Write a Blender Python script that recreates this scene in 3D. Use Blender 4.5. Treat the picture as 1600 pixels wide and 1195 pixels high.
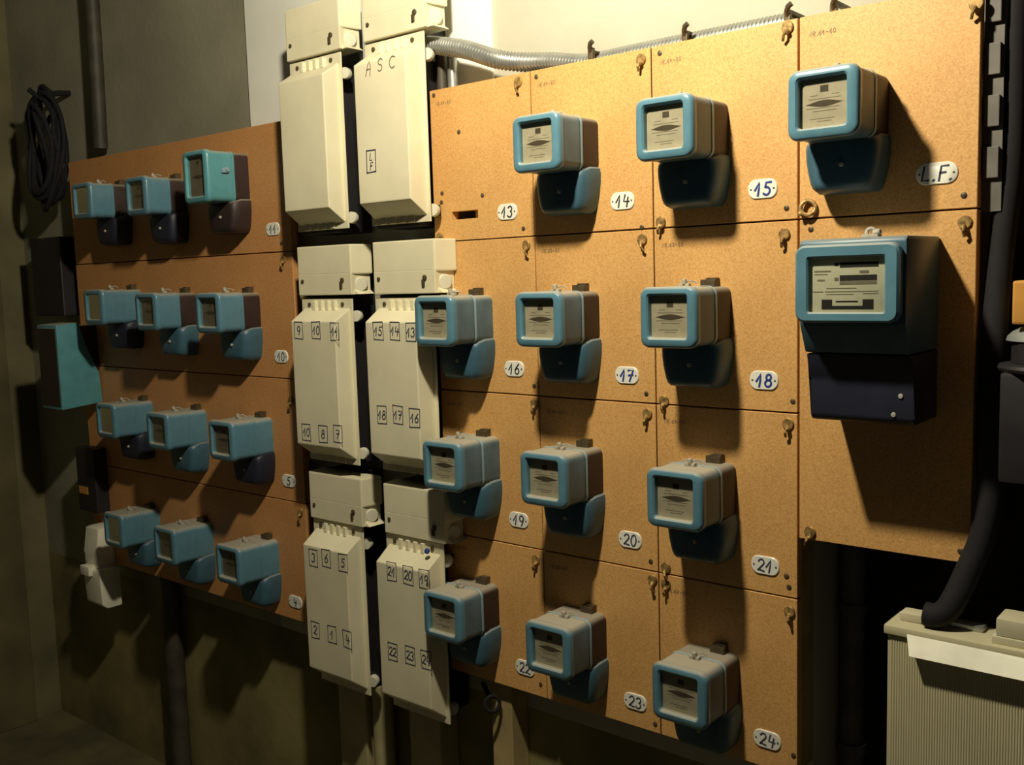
import bpy, bmesh, math, random
from mathutils import Vector, Matrix, noise
random.seed(7)
for o in list(bpy.data.objects):
    bpy.data.objects.remove(o)
S = bpy.context.scene
C = S.collection
H = 1.41                    # eye height above the floor; z below is measured from the eye, built at z + H
F = 1549.69
YAW, PITCH, ROLL = 0.69614311, 0.1065257, -0.03015227
CAM = Vector((0.0, -1.40593, 0.0))

# ------------------------------------------------------------------ camera
_f = Vector((-math.sin(YAW) * math.cos(PITCH), math.cos(YAW) * math.cos(PITCH), -math.sin(PITCH)))
_r0 = Vector((math.cos(YAW), math.sin(YAW), 0))
_u0 = _r0.cross(_f)
R_ = math.cos(ROLL) * _r0 + math.sin(ROLL) * _u0
U_ = -math.sin(ROLL) * _r0 + math.cos(ROLL) * _u0
cd = bpy.data.cameras.new('camera')
cam = bpy.data.objects.new('camera', cd)
C.objects.link(cam)
cam.matrix_world = Matrix(((R_.x, U_.x, -_f.x, CAM.x), (R_.y, U_.y, -_f.y, CAM.y),
                           (R_.z, U_.z, -_f.z, CAM.z + H), (0, 0, 0, 1)))
cd.sensor_fit = 'HORIZONTAL'
cd.sensor_width = 36
cd.lens = 36 * F / 1600
cd.clip_start = 0.02
S.camera = cam

# ------------------------------------------------------------------ world, light, exposure
w = bpy.data.worlds.new('world')
S.world = w
w.use_nodes = True
w.node_tree.nodes['Background'].inputs[0].default_value = (0.62, 0.70, 1.0, 1)
w.node_tree.nodes['Background'].inputs[1].default_value = 0.016
ld = bpy.data.lights.new('ceiling_bulb', 'POINT')
ld.energy = 72.0
ld.color = (1.0, 0.90, 0.69)
ld.shadow_soft_size = 0.035
lo = bpy.data.objects.new('ceiling_bulb', ld)
lo.location = (-0.82, -0.66, 0.80 + H)
C.objects.link(lo)
S.view_settings.view_transform = 'Standard'
S.view_settings.look = 'None'
S.view_settings.gamma = 1
S.view_settings.use_curve_mapping = False
S.view_settings.exposure = 0.0


def at(px, py, d=0.0):
    """the point seen at a pixel of the 1600x1195 photo, d metres in front of the panel plane (z from the eye)"""
    v = (px - 800) / F * R_ - (py - 597.5) / F * U_ + _f
    t = (-d - CAM.y) / v.y
    p = CAM + t * v
    return p


# ------------------------------------------------------------------ materials
def mat(name, col, rough=0.6, metal=0.0, vary=0.12, scale=40.0, bump=0.0, dust=0.0, detail=4, coat=0.0, col2=None, bscale=None):
    m = bpy.data.materials.new(name)
    m.use_nodes = True
    nt = m.node_tree
    b = nt.nodes['Principled BSDF']
    b.inputs['Roughness'].default_value = rough
    b.inputs['Metallic'].default_value = metal
    b.inputs['Coat Weight'].default_value = coat
    tc = nt.nodes.new('ShaderNodeTexCoord')
    nz = nt.nodes.new('ShaderNodeTexNoise')
    nz.inputs['Scale'].default_value = scale
    nz.inputs['Detail'].default_value = detail
    nt.links.new(tc.outputs['Object'], nz.inputs['Vector'])
    mx = nt.nodes.new('ShaderNodeMix')
    mx.data_type = 'RGBA'
    c2 = col2 or tuple(c * (1 - vary) for c in col)
    c1 = col if col2 else tuple(min(1, c * (1 + vary)) for c in col)
    mx.inputs[6].default_value = (*c1, 1)
    mx.inputs[7].default_value = (*c2, 1)
    cr = nt.nodes.new('ShaderNodeMapRange')
    cr.inputs[1].default_value = 0.35
    cr.inputs[2].default_value = 0.65
    nt.links.new(nz.outputs['Fac'], cr.inputs[0])
    nt.links.new(cr.outputs[0], mx.inputs[0])
    out = mx.outputs[2]
    if dust > 0:
        g = nt.nodes.new('ShaderNodeNewGeometry')
        sp = nt.nodes.new('ShaderNodeSeparateXYZ')
        nt.links.new(g.outputs['Normal'], sp.inputs[0])
        mr = nt.nodes.new('ShaderNodeMapRange')
        mr.inputs[1].default_value = 0.35
        mr.inputs[2].default_value = 0.95
        mr.inputs[4].default_value = dust
        nt.links.new(sp.outputs['Z'], mr.inputs[0])
        md = nt.nodes.new('ShaderNodeMix')
        md.data_type = 'RGBA'
        nt.links.new(mr.outputs[0], md.inputs[0])
        nt.links.new(out, md.inputs[6])
        md.inputs[7].default_value = (0.42, 0.38, 0.28, 1)
        out = md.outputs[2]
        mr2 = nt.nodes.new('ShaderNodeMapRange')
        nt.links.new(mr.outputs[0], mr2.inputs[0])
        mr2.inputs[3].default_value = rough
        mr2.inputs[4].default_value = 0.9
        nt.links.new(mr2.outputs[0], b.inputs['Roughness'])
    nt.links.new(out, b.inputs['Base Color'])
    if bump > 0:
        n2 = nt.nodes.new('ShaderNodeTexNoise')
        n2.inputs['Scale'].default_value = bscale or scale * 3
        nt.links.new(tc.outputs['Object'], n2.inputs['Vector'])
        bp = nt.nodes.new('ShaderNodeBump')
        bp.inputs['Strength'].default_value = bump
        bp.inputs['Distance'].default_value = 0.002
        nt.links.new(n2.outputs['Fac'], bp.inputs['Height'])
        nt.links.new(bp.outputs[0], b.inputs['Normal'])
    return m


def chipboard(name, light, dark):
    m = bpy.data.materials.new(name)
    m.use_nodes = True
    nt = m.node_tree
    b = nt.nodes['Principled BSDF']
    b.inputs['Roughness'].default_value = 0.55
    tc = nt.nodes.new('ShaderNodeTexCoord')
    vo = nt.nodes.new('ShaderNodeTexVoronoi')
    vo.inputs['Scale'].default_value = 520
    nz = nt.nodes.new('ShaderNodeTexNoise')
    nz.inputs['Scale'].default_value = 300
    nz.inputs['Detail'].default_value = 6
    big = nt.nodes.new('ShaderNodeTexNoise')
    big.inputs['Scale'].default_value = 7
    big.inputs['Detail'].default_value = 5
    for n in (vo, nz, big):
        nt.links.new(tc.outputs['Object'], n.inputs['Vector'])
    sep = nt.nodes.new('ShaderNodeSeparateColor')
    nt.links.new(vo.outputs['Color'], sep.inputs[0])
    add = nt.nodes.new('ShaderNodeMath')
    add.operation = 'MULTIPLY'
    nt.links.new(sep.outputs[0], add.inputs[0])
    nt.links.new(nz.outputs['Fac'], add.inputs[1])
    ad2 = nt.nodes.new('ShaderNodeMath')
    ad2.operation = 'MULTIPLY_ADD'
    ad2.inputs[1].default_value = 0.55
    nt.links.new(big.outputs['Fac'], ad2.inputs[0])
    nt.links.new(add.outputs[0], ad2.inputs[2])
    ramp = nt.nodes.new('ShaderNodeValToRGB')
    e = ramp.color_ramp.elements
    e[0].position = 0.22
    e[0].color = (*light, 1)
    e[1].position = 0.95
    e[1].color = (*dark, 1)
    nt.links.new(ad2.outputs[0], ramp.inputs[0])
    nt.links.new(ramp.outputs[0], b.inputs['Base Color'])
    bp = nt.nodes.new('ShaderNodeBump')
    bp.inputs['Strength'].default_value = 0.12
    bp.inputs['Distance'].default_value = 0.001
    nt.links.new(nz.outputs['Fac'], bp.inputs['Height'])
    nt.links.new(bp.outputs[0], b.inputs['Normal'])
    return m


def glassmat():
    m = bpy.data.materials.new('thin_glass')
    m.use_nodes = True
    nt = m.node_tree
    nt.nodes.remove(nt.nodes['Principled BSDF'])
    out = nt.nodes['Material Output']
    tr = nt.nodes.new('ShaderNodeBsdfTransparent')
    tr.inputs[0].default_value = (0.86, 0.86, 0.80, 1)
    gl = nt.nodes.new('ShaderNodeBsdfGlossy')
    gl.inputs['Roughness'].default_value = 0.08
    fr = nt.nodes.new('ShaderNodeLayerWeight')
    fr.inputs[0].default_value = 0.12
    mx = nt.nodes.new('ShaderNodeMixShader')
    nt.links.new(fr.outputs['Fresnel'], mx.inputs[0])
    nt.links.new(tr.outputs[0], mx.inputs[1])
    nt.links.new(gl.outputs[0], mx.inputs[2])
    nt.links.new(mx.outputs[0], out.inputs[0])
    return m


M = dict(
    board=chipboard('chipboard', (0.74, 0.43, 0.15), (0.50, 0.25, 0.07)),
    board_red=chipboard('reddish_chipboard', (0.66, 0.33, 0.115), (0.46, 0.205, 0.065)),
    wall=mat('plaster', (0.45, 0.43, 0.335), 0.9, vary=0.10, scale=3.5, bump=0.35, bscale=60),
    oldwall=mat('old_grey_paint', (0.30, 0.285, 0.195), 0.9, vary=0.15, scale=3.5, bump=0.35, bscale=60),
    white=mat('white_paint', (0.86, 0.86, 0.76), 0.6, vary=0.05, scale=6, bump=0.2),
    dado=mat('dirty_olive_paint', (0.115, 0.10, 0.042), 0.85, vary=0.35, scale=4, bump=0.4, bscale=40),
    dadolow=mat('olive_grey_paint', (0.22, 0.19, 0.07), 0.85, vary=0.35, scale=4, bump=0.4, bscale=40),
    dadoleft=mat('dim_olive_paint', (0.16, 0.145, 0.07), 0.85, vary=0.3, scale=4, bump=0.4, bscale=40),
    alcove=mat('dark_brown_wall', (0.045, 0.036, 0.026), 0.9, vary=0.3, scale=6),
    floor=mat('dusty_concrete', (0.12, 0.105, 0.045), 0.9, vary=0.3, scale=6, bump=0.4),
    ceil=mat('ceiling_plaster', (0.05, 0.045, 0.035), 0.9, vary=0.08, scale=4),
    blue=mat('blue_enamel', (0.098, 0.225, 0.295), 0.32, vary=0.07, scale=30, dust=0.85, coat=0.25),
    teal=mat('teal_enamel', (0.10, 0.31, 0.35), 0.35, vary=0.08, scale=30, dust=0.7, coat=0.2),
    rim=mat('worn_blue_rim', (0.24, 0.38, 0.44), 0.35, vary=0.08, scale=30, dust=0.4),
    side=mat('dusty_blue_enamel', (0.088, 0.150, 0.185), 0.42, vary=0.18, scale=25, dust=0.95),
    navy=mat('dark_blue_enamel', (0.048, 0.115, 0.16), 0.4, vary=0.1, scale=30, dust=0.4),
    blacknavy=mat('blue_black_and_shade', (0.014, 0.017, 0.032), 0.5, vary=0.15, scale=20),  # real bakelite on the large meter, painted shade on left-hand terminal covers
    brownbk=mat('dark_brown_bakelite', (0.030, 0.017, 0.016), 0.5, vary=0.15, scale=20, dust=0.7),
    dial=mat('cream_dial', (0.40, 0.36, 0.275), 0.7, vary=0.08, scale=60),
    shaded_dial=mat('shaded_cream_dial', (0.17, 0.14, 0.105), 0.7, vary=0.1, scale=60),  # dial colour darkened to imitate shade in the left-hand meter windows
    dialw=mat('pale_dial', (0.66, 0.66, 0.52), 0.7, vary=0.05, scale=60),
    ink=mat('black_ink', (0.02, 0.02, 0.022), 0.8, vary=0.1),
    brownink=mat('brown_slot', (0.06, 0.045, 0.03), 0.8, vary=0.1),
    greyink=mat('grey_print', (0.22, 0.20, 0.15), 0.8, vary=0.1),
    blueink=mat('blue_ink', (0.02, 0.045, 0.25), 0.7, vary=0.1),
    pen=mat('dark_blue_pen', (0.045, 0.05, 0.09), 0.8, vary=0.1),
    pencil=mat('pencil_grey', (0.20, 0.15, 0.09), 0.8, vary=0.1),
    enamel=mat('white_enamel', (0.82, 0.82, 0.72), 0.3, vary=0.04, scale=80, coat=0.3),
    beige=mat('beige_plastic', (0.74, 0.69, 0.48), 0.5, vary=0.06, scale=9, bump=0.05),
    beigedisc=mat('pale_plastic_disc', (0.62, 0.60, 0.47), 0.45, vary=0.05, scale=30),
    black=mat('black_bakelite', (0.016, 0.014, 0.016), 0.55, vary=0.2, scale=15),
    screw=mat('dark_steel', (0.10, 0.075, 0.04), 0.5, 0.3, vary=0.25, scale=80),
    brass=mat('tarnished_brass', (0.32, 0.20, 0.065), 0.55, 0.35, vary=0.5, scale=160),
    steel=mat('grey_steel', (0.42, 0.43, 0.40), 0.35, 0.7, vary=0.12, scale=40),
    seal=mat('dusty_lead_seal', (0.40, 0.38, 0.31), 0.7, vary=0.15, scale=80),
    cable=mat('black_rubber', (0.005, 0.0045, 0.006), 0.85, vary=0.2, scale=30),
    darkpipe=mat('dark_painted_pipe', (0.05, 0.043, 0.03), 0.6, vary=0.25, scale=20),
    greypipe=mat('grey_painted_pipe', (0.13, 0.12, 0.10), 0.6, vary=0.2, scale=20),
    wood=mat('yellowed_wood', (0.40, 0.30, 0.13), 0.8, vary=0.2, scale=12),
    cab=mat('cream_lacquer', (0.56, 0.52, 0.32), 0.5, vary=0.06, scale=10, dust=0.3),
    lit_strip=mat('pale_lit_strip', (0.92, 0.90, 0.72), 0.5, vary=0.10, scale=18, detail=6),  # pale colour imitates light falling on the cabinet front
    orange=mat('orange_wood', (0.62, 0.30, 0.05), 0.7, vary=0.15, scale=10),
    greycap=mat('grey_metal_cap', (0.30, 0.32, 0.30), 0.35, 0.3, vary=0.1, scale=30),
    ivory=mat('ivory_plastic', (0.60, 0.56, 0.38), 0.45, vary=0.08, scale=20),
    brightivory=mat('clean_ivory_plastic', (0.86, 0.84, 0.66), 0.45, vary=0.06, scale=20),
    duct=mat('dirty_beige_duct', (0.42, 0.37, 0.19), 0.6, vary=0.15, scale=9),
    glass=glassmat(),
)


# ------------------------------------------------------------------ mesh helpers
class MB:
    def __init__(s):
        s.bm = bmesh.new()

    def poly(s, pts):
        return s.bm.faces.new([s.bm.verts.new(p) for p in pts])

    def rings(s, rings, cap0=True, cap1=True, closed=True):
        vs = [[s.bm.verts.new(p) for p in r] for r in rings]
        n = len(vs[0])
        for a, b in zip(vs, vs[1:]):
            for i in range(n if closed else n - 1):
                j = (i + 1) % n
                s.bm.faces.new((a[i], a[j], b[j], b[i]))
        if cap0:
            s.bm.faces.new(list(reversed(vs[0])))
        if cap1:
            s.bm.faces.new(vs[-1])
        return s

    def box(s, x0, x1, y0, y1, z0, z1, bev=0.0, seg=2):
        vs = [s.bm.verts.new((x, y, z)) for x in (x0, x1) for y in (y0, y1) for z in (z0, z1)]
        fs = []
        for q in ((0, 1, 3, 2), (4, 6, 7, 5), (0, 4, 5, 1), (2, 3, 7, 6), (0, 2, 6, 4), (1, 5, 7, 3)):
            fs.append(s.bm.faces.new([vs[i] for i in q]))
        if bev:
            es = set(e for f in fs for e in f.edges)
            bmesh.ops.bevel(s.bm, geom=list(es), offset=bev, segments=seg, profile=0.6, affect='EDGES')
        return s

    def prism(s, prof, axis, a0, a1, bev=0.0, seg=2):
        """prof: list of 2D points; axis 'x': (y,z) profile, 'z': (x,y), 'y': (x,z)"""
        def P(u, v, a):
            return {'x': (a, u, v), 'z': (u, v, a), 'y': (u, a, v)}[axis]
        A = [s.bm.verts.new(P(u, v, a0)) for u, v in prof]
        B = [s.bm.verts.new(P(u, v, a1)) for u, v in prof]
        n = len(A)
        fs = [s.bm.faces.new(A), s.bm.faces.new(list(reversed(B)))]
        for i in range(n):
            fs.append(s.bm.faces.new((A[i], B[i], B[(i + 1) % n], A[(i + 1) % n])))
        if bev:
            es = set(e for f in fs for e in f.edges)
            bmesh.ops.bevel(s.bm, geom=list(es), offset=bev, segments=seg, profile=0.6, affect='EDGES')
        return s

    def cyl(s, p0, p1, r0, r1=None, n=16):
        r1 = r0 if r1 is None else r1
        p0 = Vector(p0)
        p1 = Vector(p1)
        q = (p1 - p0).normalized().to_track_quat('Z', 'Y')
        rr = []
        for p, r in ((p0, r0), (p1, r1)):
            rr.append([p + q @ Vector((r * math.cos(2 * math.pi * i / n), r * math.sin(2 * math.pi * i / n), 0)) for i in range(n)])
        return s.rings(rr)

    def lathe(s, p0, axis, prof, n=20):
        """prof: list of (t, r) along axis from p0"""
        p0 = Vector(p0)
        a = Vector(axis).normalized()
        q = a.to_track_quat('Z', 'Y')
        rr = [[p0 + a * t + q @ Vector((r * math.cos(2 * math.pi * i / n), r * math.sin(2 * math.pi * i / n), 0)) for i in range(n)] for t, r in prof]
        return s.rings(rr)

    def tube(s, pts, r, n=12, rfun=None):
        pts = [Vector(p) for p in pts]
        up = None
        rr = []
        for i, p in enumerate(pts):
            t = (pts[min(i + 1, len(pts) - 1)] - pts[max(i - 1, 0)]).normalized()
            if up is None:
                up = t.orthogonal().normalized()
            up = (up - t * up.dot(t)).normalized()
            b = t.cross(up)
            ri = rfun(i) if rfun else r
            rr.append([p + up * (ri * math.cos(2 * math.pi * k / n)) + b * (ri * math.sin(2 * math.pi * k / n)) for k in range(n)])
        return s.rings(rr)

    def torus(s, c, axis, R, r, n=24, m=8, a0=0, a1=2 * math.pi):
        c = Vector(c)
        q = Vector(axis).normalized().to_track_quat('Z', 'Y')
        full = abs(a1 - a0 - 2 * math.pi) < 1e-6
        pts = [c + q @ Vector((R * math.cos(a0 + (a1 - a0) * i / n), R * math.sin(a0 + (a1 - a0) * i / n), 0)) for i in range(n + 1)]
        return s.tube(pts, r, m)

    def build(s, name, m, parent=None, smooth=False, loc=None):
        bmesh.ops.recalc_face_normals(s.bm, faces=s.bm.faces)
        me = bpy.data.meshes.new(name)
        s.bm.to_mesh(me)
        s.bm.free()
        me.materials.append(m)
        if smooth:
            for p in me.polygons:
                p.use_smooth = True
            try:
                me.set_sharp_from_angle(angle=math.radians(38))
            except Exception:
                pass
        o = bpy.data.objects.new(name, me)
        C.objects.link(o)
        if parent:
            o.parent = parent
        if loc is not None:
            o.location = loc
        return o


def tag(o, label=None, cat=None, group=None, kind=None):
    if label:
        o['label'] = label
    if cat:
        o['category'] = cat
    if group:
        o['group'] = group
    if kind:
        o['kind'] = kind
    return o


def thing(name, loc, label, cat, group=None):
    o = bpy.data.objects.new(name, None)
    o.empty_display_size = 0.05
    o.location = (loc[0], loc[1], loc[2] + H)
    C.objects.link(o)
    return tag(o, label, cat, group)


def rrect(x0, x1, z0, z1, r, y, n=5):
    pts = []
    for cx, cz, a in ((x1 - r, z1 - r, 0), (x0 + r, z1 - r, 90), (x0 + r, z0 + r, 180), (x1 - r, z0 + r, 270)):
        for i in range(n + 1):
            t = math.radians(a + 90 * i / n)
            pts.append((cx + r * math.cos(t), y, cz + r * math.sin(t)))
    return pts


def smoothpath(pts, n=8):
    pts = [Vector(p) for p in pts]
    out = []
    for i in range(len(pts) - 1):
        p0, p1, p2, p3 = pts[max(i - 1, 0)], pts[i], pts[i + 1], pts[min(i + 2, len(pts) - 1)]
        for k in range(n):
            t = k / n
            out.append(0.5 * ((2 * p1) + (p2 - p0) * t + (2 * p0 - 5 * p1 + 4 * p2 - p3) * t * t + (3 * p1 - p0 - 3 * p2 + p3) * t ** 3))
    out.append(pts[-1])
    return out


# ------------------------------------------------------------------ hand lettering: strokes on a 0.6 x 1 cell
def arc(cx, cz, rx, rz, a0, a1, n=12):
    return [(cx + rx * math.cos(math.radians(a0 + (a1 - a0) * i / n)), cz + rz * math.sin(math.radians(a0 + (a1 - a0) * i / n))) for i in range(n + 1)]


GL = {
    '0': [arc(.3, .5, .26, .5, 90, 450, 18)],
    '1': [[(.02, .42), (.36, 1.0), (.34, .5), (.30, 0)]],
    '2': [arc(.28, .74, .24, .26, 160, -30, 10) + [(.04, .03), (.2, .1), (.58, .02)]],
    '3': [arc(.26, .75, .24, .25, 150, -80, 10) + arc(.26, .26, .27, .27, 85, -150, 10)],
    '4': [[(.16, .98), (.06, .45), (.60, .42)], [(.48, .75), (.42, 0)]],
    '5': [[(.56, .98), (.18, .96), (.12, .56)] + arc(.26, .30, .28, .30, 110, -140, 10)],
    '6': [[(.46, .98), (.18, .62)] + arc(.30, .28, .24, .28, 160, 520, 14)],
    '7': [[(.04, .94), (.56, .98), (.26, 0)], [(.14, .50), (.52, .54)]],
    '8': [arc(.3, .76, .2, .23, 270, 630, 14) + arc(.3, .27, .26, .27, 90, -270, 14)],
    '9': [arc(.28, .70, .24, .28, 20, 380, 14) + [(.50, .4), (.34, 0)]],
    'A': [[(.02, 0), (.22, .8), (.34, 1.0), (.50, .6), (.46, 0)], [(.1, .42), (.5, .46)]],
    'S': [arc(.32, .74, .25, .25, 30, 260, 10) + arc(.28, .25, .27, .26, 80, -140, 10)],
    'C': [arc(.42, .5, .38, .48, 50, 310, 14)],
    'L': [[(.14, 1.0), (.06, .04), (.52, .06)]],
    'F': [[(.10, 0), (.16, .98), (.62, 1.0)], [(.14, .52), (.48, .54)]],
    'N': [[(.05, 0), (.05, 1), (.5, 0), (.5, 1)]],
    'R': [[(.05, 0), (.05, 1)] + arc(.1, .74, .38, .26, 90, -90, 8) + [(.5, 0)]],
    '.': [[(.10, .0), (.16, .05)]],
    '-': [[(.1, .45), (.5, .45)]],
}


def lettering(mb, text, cx, cz, h, width, y, adv=0.78, slant=0.10, lift=0.0004):
    """flat pen strokes standing 0.4 mm proud of the surface at local y"""
    tot = sum((0.4 if c == '.' else adv) for c in text) - (adv - 0.6)
    x = cx - tot * h / 2
    y = y - lift
    for ch in text:
        for st in GL.get(ch, []):
            pts = [Vector((x + (px + slant * (pz - .5)) * h, 0, cz + (pz - .5) * h)) for px, pz in st]
            stroke(mb, pts, width, y)
        x += h * (0.4 if ch == '.' else adv)
    return mb


def stroke(mb, pts, width, y):
    L, Rr = [], []
    for i, p in enumerate(pts):
        t = (pts[min(i + 1, len(pts) - 1)] - pts[max(i - 1, 0)])
        if t.length < 1e-9:
            t = Vector((1, 0, 0))
        t.normalize()
        nrm = Vector((-t.z, 0, t.x)) * width / 2
        e = t * (width / 2 if i == len(pts) - 1 else (-width / 2 if i == 0 else 0))
        L.append(p + nrm + e)
        Rr.append(p - nrm + e)
    for i in range(len(pts) - 1):
        a, b, c, d = L[i], L[i + 1], Rr[i + 1], Rr[i]
        mb.poly([(v.x, y - 0.00002 * (i % 2), v.z) for v in (a, b, c, d)])


def inkbox(mb, x0, x1, z0, z1, wdt, y):
    j = lambda: random.uniform(-.001, .001)
    P = [Vector((x0 + j(), 0, z1 + j())), Vector((x1 + j(), 0, z1 + j())), Vector((x1 + j(), 0, z0 + j())), Vector((x0 + j(), 0, z0 + j()))]
    for i in range(4):
        stroke(mb, [P[i], P[(i + 1) % 4]], wdt, y - .0004)


# ------------------------------------------------------------------ the room
WY = 0.07                     # plaster wall plane
AY = 0.26                     # back of the dark recess on the right
FL = -H
CE = 1.75
X0, X1, X2, X3, X4 = -1.3598, -1.1123, -0.8648, -0.6173, -0.3695
ROWS = [0.3586, 0.0705, -0.2177, -0.5052, -0.7925]
LX = [-2.793, -2.5455, -2.298, -2.0505, -1.803]
LEFTX = -3.26


def structure(mb, name, m):
    o = mb.build(name, m, loc=(0, 0, H))
    o['kind'] = 'structure'
    return o


structure(MB().box(LEFTX - .1, 0.9, -2.3, AY + .15, FL - .1, FL), 'floor', M['floor'])
structure(MB().box(LEFTX - .1, 0.9, -2.3, AY + .15, CE, CE + .1), 'ceiling', M['ceil'])
wb = MB()
wb.box(-2.016, X3 - .005, WY, WY + .12, -0.86, CE)
wb.box(X3 - .005, X4 - .01, WY, WY + .12, 0.30, CE)
structure(wb, 'wall_back', M['wall'])
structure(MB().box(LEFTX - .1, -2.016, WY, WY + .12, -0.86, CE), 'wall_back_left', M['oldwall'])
wb = MB()
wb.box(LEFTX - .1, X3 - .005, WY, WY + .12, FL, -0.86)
structure(wb, 'wall_back_lower', M['dadolow'])
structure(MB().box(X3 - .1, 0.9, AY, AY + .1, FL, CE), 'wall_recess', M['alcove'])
wb = MB()
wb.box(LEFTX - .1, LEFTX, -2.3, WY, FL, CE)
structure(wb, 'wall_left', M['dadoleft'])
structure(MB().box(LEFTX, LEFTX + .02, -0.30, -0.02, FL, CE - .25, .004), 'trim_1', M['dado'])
# white painted sheet behind the top of the fuse columns
o = MB().box(-2.015, -1.252, WY - .008, WY, 0.18, CE, .002).build('backing_sheet', M['white'], loc=(0, 0, H))
tag(o, 'white painted backing sheet on the wall behind the top beige fuse covers', 'board')


# ------------------------------------------------------------------ panels
def clip(parent, x, z, kind):
    m = MB()
    if kind == 'ring':
        m.torus((x, -.006, z), (0.3, -1, 0.2), .0105, .0032, 20, 8)
        m.lathe((x - .010, 0, z - .008), (0, -1, 0), [(0, .0035), (.012, .0035), (.013, .002)], 10)
    else:
        m.lathe((x, 0, z), (random.uniform(-.1, .1), -1, 0), [(0, .0092), (.0022, .0092), (.0032, .0082), (.0034, .006), (.0028, .001)], 16)
        m.lathe((x + random.uniform(-.002, .003), -.002, z - .0055), (0.1, -1, -.5), [(0, .0036), (.006, .0036), (.0075, .0025), (.0078, .0005)], 10)
        a = random.uniform(-.4, .4)
        m.tube([(x, -.006, z - .004), (x + .006 * a, -.010, z - .012), (x + .014 * a, -.006, z - .019)], .0022, 8)
    m.build('panel_clip', M['brass'], parent, True)


def screw(parent, x, z, r=.0042):
    MB().lathe((x, .0005, z), (0, -1, 0), [(0, r), (.0012, r), (.0022, r * .6), (.0023, .0005)], 12).build('screw', M['screw'], parent, True)


TH = 0.018
PANELS = {}


def panel(x0, x1, z0, z1, label, m, group, key, hole=None):
    g = .0012
    t = thing('wood_panel', ((x0 + x1) / 2, 0, z0), label, 'panel', group)
    cx = (x0 + x1) / 2
    x0, x1 = x0 - cx + g, x1 - cx - g
    h = z1 - z0
    mb = MB()
    if hole:
        a, b, c, d = hole
        for (p, q, r, s) in ((x0, a, g, h - g), (b, x1, g, h - g), (a, b, g, c), (a, b, d, h - g)):
            mb.box(p, q, 0, TH, r, s)
        bmesh.ops.remove_doubles(mb.bm, verts=mb.bm.verts, dist=1e-5)
    else:
        mb.box(x0, x1, 0, TH, g, h - g, .0008, 1)
    mb.build('board', m, t)
    PANELS[key] = (t, cx, z0)
    return t


def stamp(key):
    t, cx, z0 = PANELS[key]
    mb = MB()
    lettering(mb, 'NR.61-60' if key[1] % 2 == 0 else 'NR.62-60', -.088, 0.2877 - .027, .0062, .0009, 0, adv=.86, slant=0)
    mb.build('stamped_text', M['pencil'], t)


GR = 'chipboard panels of the right-hand board'
names = [['13', '14', '15'], ['16', '17', '18'], ['19', '20', '21'], ['22', '23', '24']]
XS = [X0, X1, X2, X3]
for r in range(4):
    for c in range(3):
        n = names[r][c]
        hole = None
        if n == '13':
            a, b = at(706, 336), at(747, 336)
            cx = (XS[0] + XS[1]) / 2
            hole = (a.x - cx, b.x - cx, at(726, 342).z - ROWS[1], at(726, 329).z - ROWS[1])
        lab = ('chipboard panel without a meter, slot cut above plate 13' if n == '13' else
               'chipboard panel bearing the oval number plate %s' % n)
        panel(XS[c], XS[c + 1], ROWS[r + 1], ROWS[r], lab, M['board'], GR, (c, r), hole)
        stamp((c, r))
panel(X3 + .001, X4, ROWS[1], ROWS[0], 'chipboard panel bearing the oval L.F. plate at top right', M['board'], GR, (3, 0))
stamp((3, 0))
panel(X3 + .001, X4, -0.4098, ROWS[1], 'tall chipboard panel behind the large blue meter at right', M['board'], GR, (3, 1))
rown = ['top', 'second', 'third', 'bottom']
for r in range(4):
    panel(LX[0], LX[4], ROWS[r + 1], ROWS[r], 'wide reddish chipboard panel, %s row of the left-hand board' % rown[r],
          M['board_red'], 'wide chipboard panels of the left-hand board', ('L', r))


def find_panel(p):
    for k, (t, cx, z0) in PANELS.items():
        half = 0.494 if k[0] == 'L' else 0.1238
        top = 0.48 if k == (3, 1) else 0.2877
        if abs(p.x - cx) < half and 0 <= p.z - z0 <= top:
            return t, p.x - cx, p.z - z0
    return None


for px, py, k in [(810, 128, 'c'), (1002, 93, 'c'), (1231, 43, 'c'), (1526, 6, 'c'), (688, 371, 'c'), (823, 383, 'c'), (1004, 374, 'c'), (1033, 347, 'c'),
                  (1226, 366, 'c'), (1265, 325, 'ring'), (1508, 347, 'c'), (1038, 626, 'c'), (1012, 646, 'c'), (1232, 662, 'c'), (836, 630, 'c'),
                  (838, 874, 'c'), (1020, 905, 'c'), (1041, 886, 'c'), (1234, 955, 'c'), (1266, 831, 'c'), (443, 405, 'c'), (470, 800, 'c'), (1041, 912, 'c'),
                  (455, 625, 'c')]:
    f = find_panel(at(px, py))
    if f:
        clip(*f, k)
for px, py in [(678, 149), (717, 206), (754, 305), (691, 302), (690, 316), (838, 120), (1280, 17), (1267, 358), (1031, 83), (1506, 305), (1229, 325), (1239, 627), (835, 603),
               (1010, 615), (1501, 861), (1233, 917), (1017, 877), (845, 1069), (1024, 1131), (818, 357), (440, 380), (1240, 1180), (1003, 355), (1229, 900)]:
    f = find_panel(at(px, py))
    if f:
        screw(*f)
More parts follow.
